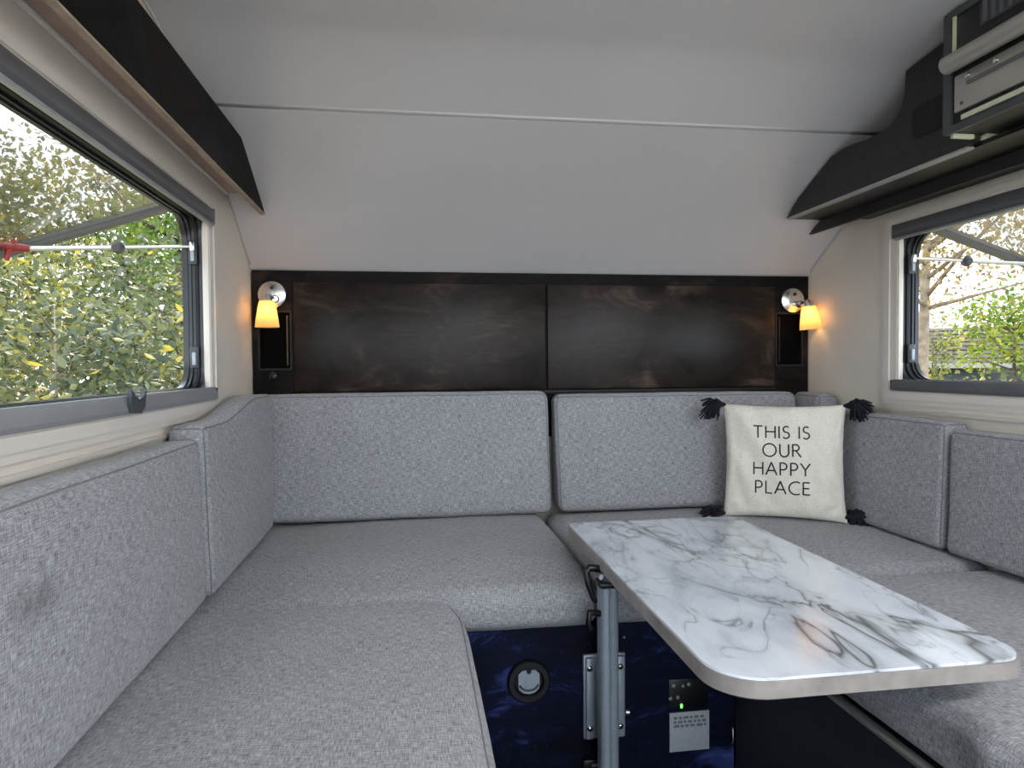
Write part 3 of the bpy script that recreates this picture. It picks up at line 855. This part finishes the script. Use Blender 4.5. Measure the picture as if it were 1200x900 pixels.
# ------------------------------------------------------------------ pillow
PH = .183
pil = tag(empty('throw_pillow', (1.150, 2.0, .458)), 'ivory throw pillow lettered THIS IS OUR HAPPY PLACE with dark tassels', 'pillow')
pil.rotation_euler = (R(-8), 0, R(-27))
def pil_pt(u, v, side=-1, off=0):
    x = PH*u*(1-.06*(1-v*v)*abs(u)**3+.012*noise.noise(Vector((9, v*4, u)))*abs(u)**3); z = PH*v*(1-.05*(1-u*u)*abs(v)**3)
    w = max(0, (1-u*u)*(1-v*v))
    th = .058*w**.42
    th += .018*w**.3*noise.noise(Vector((u*3.0+.6*v, v*1.6, side*3.0)))
    e = (u*u*u*u+v*v*v*v)
    th += .015*min(1, e*1.4)*(w**.25)*noise.noise(Vector((u*6, v*5, 5+side)))
    return Vector((x, side*(th+off), z+PH))
NP = 44
bm = bmesh.new()
tt = [math.sin(math.pi/2*(-1+2*i/NP)) for i in range(NP+1)]
g = {}
for sd in (-1, 1):
    for i in range(NP+1):
        for j in range(NP+1): g[sd, i, j] = bm.verts.new(pil_pt(tt[i], tt[j], sd))
    for i in range(NP):
        for j in range(NP):
            q = [g[sd, i, j], g[sd, i+1, j], g[sd, i+1, j+1], g[sd, i, j+1]]
            bm.faces.new(q if sd < 0 else q[::-1])
bmesh.ops.remove_doubles(bm, verts=bm.verts[:], dist=1e-5)
fin('pillow_case', bm, 'canvas', pil, smooth=True)
# lettering drawn as ribbons that follow the cloth
def arc(cx, cy, rx, ry, a0, a1, n=14): return [(cx+rx*math.cos(R(a0+(a1-a0)*k/n)), cy+ry*math.sin(R(a0+(a1-a0)*k/n))) for k in range(n+1)]
GL = {
 'T': (.62, [[(.0, 1), (.62, 1)], [(.31, 1), (.31, 0)]]),
 'H': (.68, [[(.04, 0), (.04, 1)], [(.64, 0), (.64, 1)], [(.04, .53), (.64, .53)]]),
 'I': (.10, [[(.05, 0), (.05, 1)]]),
 'S': (.46, [arc(.24, .75, .19, .245, 40, 250, 12)+arc(.22, .26, .21, .255, 72, -145, 14)]),
 'O': (.98, [arc(.49, .5, .45, .51, 90, 450, 36)]),
 'U': (.68, [[(.05, 1), (.05, .34)]+arc(.34, .34, .29, .35, 180, 360, 14)+[(.63, .34), (.63, 1)]]),
 'R': (.60, [[(.05, 0), (.05, 1)], [(.05, .98), (.26, .98)]+arc(.26, .74, .22, .24, 90, -90, 12)+[(.05, .5)], [(.26, .5), (.6, 0)]]),
 'A': (.72, [[(.0, 0), (.36, 1), (.72, 0)], [(.12, .35), (.60, .35)]]),
 'P': (.52, [[(.05, 0), (.05, 1)], [(.05, .98), (.24, .98)]+arc(.24, .71, .24, .27, 90, -90, 12)+[(.05, .44)]]),
 'Y': (.64, [[(.0, 1), (.32, .48), (.64, 1)], [(.32, .48), (.32, 0)]]),
 'L': (.46, [[(.05, 1), (.05, .02), (.46, .02)]]),
 'C': (.74, [arc(.50, .5, .46, .51, 58, 302, 26)]),
 'E': (.50, [[(.05, 0), (.05, 1)], [(.05, .98), (.49, .98)], [(.05, .52), (.45, .52)], [(.05, .02), (.5, .02)]]),
 ' ': (.22, [])}
def ribbon(bm, pts, w):
    # resample
    P = [Vector((*p, 0)) for p in pts]; out = [P[0]]
    for a, b in zip(P, P[1:]):
        n = max(1, int((b-a).length/.02))
        for k in range(1, n+1): out.append(a.lerp(b, k/n))
    L_ = []
    for i, p in enumerate(out):
        t1 = (out[min(i+1, len(out)-1)]-out[max(i-1, 0)]).normalized()
        nn = Vector((-t1.y, t1.x, 0))
        L_.append((p+nn*w/2, p-nn*w/2))
    return L_
def text_mesh(lines, hgt, width, parent, mat):
    bm = bmesh.new()
    for txt, cx, base, wtarget in lines:
        adv = []
        x = 0
        for ch in txt:
            adv.append(x); x += GL[ch][0]+.17
        x -= .17
        sx = wtarget/(x*hgt)
        for ch, a in zip(txt, adv):
            for st in GL[ch][1]:
                prs = ribbon(bm, [((a+p[0])*sx, p[1]) for p in st], width)
                vs = []
                for l, r_ in prs:
                    row = []
                    for q in (l, r_):
                        X_ = (q.x-x*sx/2)*hgt+cx; Z_ = q.y*hgt+base
                        row.append(bm.verts.new(pil_pt(X_/PH, (Z_)/PH, -1, .0012)))
                    vs.append(row)
                for r1, r2_ in zip(vs, vs[1:]): bm.faces.new((r1[0], r2_[0], r2_[1], r1[1]))
    return fin('lettering', bm, mat, parent)
hh = .039
text_mesh([('THIS IS', -.008, .071, .166), ('OUR', -.008, .014, .112), ('HAPPY', -.008, -.044, .166), ('PLACE', -.006, -.102, .160)], hh, .115, pil, 'ink_black')
# tassels
def tassel(u, v, d, seed):
    rr = random.Random(seed)
    p = pil_pt(u, v, -1); d = Vector(d).normalized()
    bm = bmesh.new()
    tube(bm, [p-d*.004, p+d*.012], [.004, .010], 8)
    for k in range(70):
        o = Vector((rr.uniform(-1, 1), rr.uniform(-1, 1), rr.uniform(-1, 1)))
        a = p+d*.006
        b = a+(d*.030+o*.018); c = b+(d*.012+Vector((0, 0, -.022))+o*.014)
        tube(bm, [a, b, c], [.0035, .0036, .0024], 5)
    fin('tassel', bm, 'tassel_navy', pil, smooth=True)
tassel(-.98, .98, (-1, -.2, .05), 1); tassel(.98, .98, (1, -.3, .05), 2); tassel(-.98, -.94, (-1, -.3, .1), 3); tassel(.98, -.90, (.9, .5, .25), 4)

# ------------------------------------------------------------------ unseen fill panel added behind the camera to brighten the interior
t = tag(empty('fill_light', (.95, -.45, 1.713)), 'unseen glowing panel added under the ceiling to brighten the interior', 'lamp')
box('housing', (-.32, -.14, -.022), (.32, .14, 0), 'matt_white', t, .006)
box('diffuser', (-.30, -.12, -.027), (.30, .12, -.0222), 'fill_panel', t)

# ------------------------------------------------------------------ outside
def gz(x, y):
    return -.65-1.15*sstep(4, 15, x)+.15*math.sin(x*.3)*math.cos(y*.25)*sstep(2, 6, abs(x-.4))
bm = bmesh.new()
N = 60
gv = {}
for i in range(N+1):
    for j in range(N+1):
        x = -40+90*i/N; y = -20+80*j/N
        gv[i, j] = bm.verts.new((x, y, gz(x, y)))
for i in range(N):
    for j in range(N): bm.faces.new((gv[i, j], gv[i+1, j], gv[i+1, j+1], gv[i, j+1]))
tag(fin('ground', bm, 'ground_litter', smooth=True), 'leaf littered yard around the trailer', kind='structure')

bm = bmesh.new()
prism(bm, [(p[0], p[1]) for p in rrect(-4.5, 5.5, -16, -1.3, .8, 5)], 'z', -.72, -.46)  # pale slab added out of view to bounce daylight up to the ceiling
tag(fin('bounce_slab', bm, 'bounce_pale'), 'unseen pale slab added behind the hatch to bounce daylight inside', kind='structure')
LEAF = np.array([(0, 0, 0), (.22, .33, .05), (.26, .62, .03), (0, 1, -.06), (-.26, .62, .03), (-.22, .33, .05)])
LF = np.array([(0, 1, 2, 3), (0, 3, 4, 5)])
def leaf_mesh(pts, sizes, tints, name, droop=.4):
    n = len(pts)
    az = rng.uniform(0, 2*np.pi, n); pit_ = rng.normal(-droop, .6, n); roll = rng.uniform(-1.2, 1.2, n)
    d = np.stack([np.cos(az)*np.cos(pit_), np.sin(az)*np.cos(pit_), np.sin(pit_)], 1)
    s0 = np.stack([-np.sin(az), np.cos(az), np.zeros(n)], 1)
    nn = np.cross(s0, d)
    s_ = s0*np.cos(roll)[:, None]+nn*np.sin(roll)[:, None]
    n_ = np.cross(s_, d)
    V = pts[:, None, :]+sizes[:, None, None]*(LEAF[None, :, 0, None]*s_[:, None, :]+LEAF[None, :, 1, None]*d[:, None, :]+LEAF[None, :, 2, None]*n_[:, None, :])
    F = (LF[None]+6*np.arange(n)[:, None, None]).reshape(-1, 4)
    me = bpy.data.meshes.new(name)
    me.from_pydata(V.reshape(-1, 3).tolist(), [], F.tolist())
    at = me.attributes.new('tint', 'FLOAT', 'POINT')
    at.data.foreach_set('value', np.repeat(tints, 6).astype(np.float32))
    return me
def branches(root, loc, h, n, spread, mat, trunk_r, seed, name='trunk', lean=(0, 0), start=.25):
    rr = random.Random(seed)
    bm = bmesh.new()
    top = Vector((lean[0], lean[1], h*.85))
    tube(bm, [(0, 0, -.05), top*.35+Vector((rr.uniform(-.05, .05), rr.uniform(-.05, .05), 0)), top*.7, top], [trunk_r, trunk_r*.8, trunk_r*.5, trunk_r*.15], 9)
    fin(name, bm, mat, root, smooth=True)
    tips = []
    for k in range(n):
        a = rr.uniform(0, 2*math.pi); t0 = rr.uniform(start, .95)
        b0 = top*t0; L_ = spread*rr.uniform(.5, 1)
        dirv = Vector((math.cos(a), math.sin(a), rr.uniform(.0, .8)))
        b1 = b0+dirv*L_*.5; b2 = b0+dirv*L_+Vector((0, 0, rr.uniform(-.15, .2)*L_))
        bm = bmesh.new(); tube(bm, [b0, b1, b2], [trunk_r*.35, trunk_r*.22, trunk_r*.08], 6)
        fin('branch', bm, mat, root, smooth=True)
        tips += [b1, b2, (b1+b2)/2]
    return tips
def plant(name, label, cat, x, y, h, rx, n, size, leafmat, bark, trunk_r, nb, seed, group, clumps=60, zlo=.15, tint=(0, 1), single=0, lean=(0, 0), droop=.4, clr=.16, start=.25):
    global rng
    rng = np.random.default_rng(seed)
    root = tag(empty(name, (x, y, gz(x, y))), label, cat, group)
    tips = branches(root, (x, y), h, nb, rx*.9, bark, trunk_r, seed, lean=lean, start=start)
    d = rng.normal(size=(clumps, 3)); d /= np.linalg.norm(d, axis=1)[:, None]
    rad = rng.uniform(.25, 1, clumps)**.5
    cc = d*rad[:, None]*np.array([rx, rx, h*(1-zlo)/2])+np.array([lean[0]*.6, lean[1]*.6, h*(zlo+(1-zlo)/2)])
    cc = np.concatenate([cc, np.array([tuple(p) for p in tips])]) if tips else cc
    idx = rng.integers(0, len(cc), n)
    ct = rng.uniform(tint[0], tint[1], len(cc))
    pts = cc[idx]+rng.normal(size=(n, 3))*clr*rx
    tints = np.clip(ct[idx]*.55+rng.uniform(tint[0], tint[1], n)*.45, 0, 1)
    me = leaf_mesh(pts, size*rng.uniform(.6, 1.25, n), tints, 'foliage', droop)
    fo = link('foliage', me, leafmat, root); fo['kind'] = 'stuff'
    if single:
        vars_ = [leaf_mesh(np.zeros((1, 3)), np.array([1.0]), np.array([tv]), 'leaf', .3) for tv in (.15, .35, .5, .65, .95)]
        for m_ in vars_: m_.materials.append(MATS[leafmat])
        for k in range(single):
            o = bpy.data.objects.new('leaf', vars_[k % 5]); COL.objects.link(o); o.parent = root
            p = cc[rng.integers(0, len(cc))]+rng.normal(size=3)*clr*rx
            # leaves on the side of the crown turned to the trailer
            v = np.array([.4-x, 1.0-y]); v = v/np.linalg.norm(v)
            p[:2] += v*rng.uniform(.2, .7)*rx
            p[2] = min(max(p[2], h*.15), h*.98)
            o.location = p
            o.rotation_euler = (rng.uniform(-.7, .7), rng.uniform(-.7, .7), rng.uniform(0, 6.28))
            sc = size*rng.uniform(.95, 1.35); o.scale = (sc, sc, sc)
    return root
GLs = 'shrubs and trees beyond the left window'
plant('evergreen_shrub', 'broad leaved grey green shrub close outside the left window', 'shrub', -2.2, 4.6, 2.35, .75, 3600, .068, 'leaf_dark', 'bark_pale', .02, 26, 11, GLs, 70, .1, (.2, .95), 170)
plant('evergreen_shrub', 'broad leaved shrub with yellow tips next along the trailer side', 'shrub', -2.4, 6.9, 2.9, .75, 4600, .075, 'leaf_dark', 'bark_pale', .02, 26, 12, GLs, 70, .1, (.2, 1), 120)
plant('leafy_shrub', 'loose yellow green shrub standing behind the broad leaved shrubs', 'shrub', -3.6, 6.9, 3.1, 1.0, 4200, .075, 'leaf_mixed', 'bark_pale', .025, 26, 13, GLs, 90, .1, (.1, 1))
plant('leafy_tree', 'bushy tree with golden leaves beyond the loose shrub', 'tree', -5.2, 9.7, 4.6, 1.25, 5600, .09, 'leaf_mixed', 'bark', .08, 20, 14, GLs, 100, .12, (.15, 1))
plant('leafy_tree', 'bright green tree with drooping sprays near the window corner', 'tree', -3.15, 9.9, 4.6, .95, 4200, .10, 'leaf_bright', 'bark', .15, 14, 15, GLs, 70, .32, (.1, .75), droop=.7)
plant('leafy_tree', 'tall dark tree filling the far end of the thicket', 'tree', -4.9, 13.6, 6.5, 2.1, 4600, .14, 'leaf_mixed', 'bark', .18, 16, 16, GLs, 100, .1, (.0, .9))
plant('leafy_tree', 'tall olive tree deep in the thicket away from trailer', 'tree', -8.0, 12.4, 6.0, 2.2, 4600, .13, 'leaf_mixed', 'bark', .16, 16, 17, GLs, 100, .1, (.0, 1))
plant('leafy_tree', 'wide shadowy tree closing the view past the window corner', 'tree', -6.6, 18.5, 7.5, 2.1, 4200, .16, 'leaf_mixed', 'bark', .2, 16, 18, GLs, 110, .05, (.0, .8))
plant('leafy_tree', 'broad backdrop tree behind the golden leaved tree', 'tree', -11.2, 17.2, 8.0, 2.6, 5200, .17, 'leaf_mixed', 'bark', .2, 16, 19, GLs, 120, .05, (.0, .9))
GRs = 'trees and shrubs beyond the right window'
plant('golden_tree', 'golden brown tree with pale slender trunk outside the house window', 'tree', 5.75, 7.0, 5.2, 1.8, 5200, .065, 'leaf_gold', 'bark_pale', .08, 22, 21, GRs, 90, .5, (.1, 1), droop=.9, start=.5, clr=.13)
plant('green_tree', 'sunny yellow green small tree in front of the brown roof', 'tree', 11.5, 11.7, 4.0, 1.15, 2300, .12, 'leaf_bright', 'bark', .06, 14, 22, GRs, 50, .52, (.1, 1))
plant('olive_shrub', 'olive shrub beside the pale slender trunk', 'shrub', 8.0, 9.6, 3.0, .6, 1700, .085, 'leaf_mixed', 'bark', .03, 12, 23, GRs, 40, .1, (.3, 1))
plant('flowering_shrub', 'pale leaved low shrub against the grey house siding', 'shrub', 16.9, 16.3, 2.0, .6, 1100, .12, 'leaf_bright', 'bark', .03, 6, 24, GRs, 30, .1, (.7, 1))
plant('golden_tree', 'golden brown tree with thin open crown behind the sunny small tree', 'tree', 14.5, 12.0, 8.5, 2.6, 4200, .13, 'leaf_gold', 'bark', .14, 20, 25, GRs, 80, .5, (.0, .9), start=.5)

# house
hx, hy = 19.5, 19.8
t = tag(empty('house', (hx, hy, -1.70)), 'grey sided house with low brown roof beyond the fence', 'house')
t.rotation_euler = (0, 0, R(-42))
WL = 6.5
box('wall', (-WL, 0, 0), (WL, 6, 2.55), 'siding', t)
for k in range(10):
    bm = bmesh.new(); prism(bm, [(-.03, .15+k*.24), (-.001, .15+k*.24), (-.001, .37+k*.24)], 'x', -WL, WL)
    fin('siding_board', bm, 'siding', t)
bm = bmesh.new(); prism(bm, [(-.7, 2.50), (-.7, 2.60), (3.0, 3.95), (6.7, 2.60), (6.7, 2.50), (3.0, 3.8)], 'x', -WL-.5, WL+.5)
rf = fin('roof', bm, 'roof_shingle', t)
for k in range(9):
    a = k/9; b = (k+1)/9
    y0_, z0_ = -.7+3.7*a, 2.6+1.35*a; y1_, z1_ = -.7+3.7*b, 2.6+1.35*b
    bm = bmesh.new(); prism(bm, [(y0_, z0_+.002), (y0_, z0_+.05), (y1_, z1_+.01), (y1_, z1_+.002)], 'x', -WL-.5, WL+.5)
    fin('shingle_row', bm, 'roof_shingle', rf)
box('fascia', (-WL-.5, -.75, 2.46), (WL+.5, -.701, 2.63), 'house_trim', t)
for cx in (-.3, 3.4, -3.6):
    wf = box('window', (cx-.62, -.08, 1.85), (cx+.62, -.0305, 2.42), 'house_trim', t)
    for e in (-.3, .3): box('pane', (cx+e-.22, -.095, 1.97), (cx+e+.22, -.081, 2.30), 'window_dark', wf)
box('corner_board', (-WL-.02, -.06, 0), (-WL+.14, -.031, 2.5), 'house_trim', t)
# fence
t = tag(empty('yard_fence', (14.0, 17.2, gz(14, 17.2))), 'weathered board fence in front of the grey house', 'fence')
t.rotation_euler = (0, 0, R(-42))
bmf = bmesh.new(); bbox(bmf, (-.07, -.012, 0), (.07, .012, 2.05)); brd = fin('board', bmf, 'fence_wood', t)
brd.location = (-3.5, 0, 0)
for k in range(1, 48):
    o = brd.copy(); COL.objects.link(o); o.parent = t; o.location = (-3.5+k*.155, 0, random.uniform(-.03, .03))
for z in (.5, 1.6): box('rail', (-3.6, .013, z), (3.9, .06, z+.09), 'fence_wood', t)
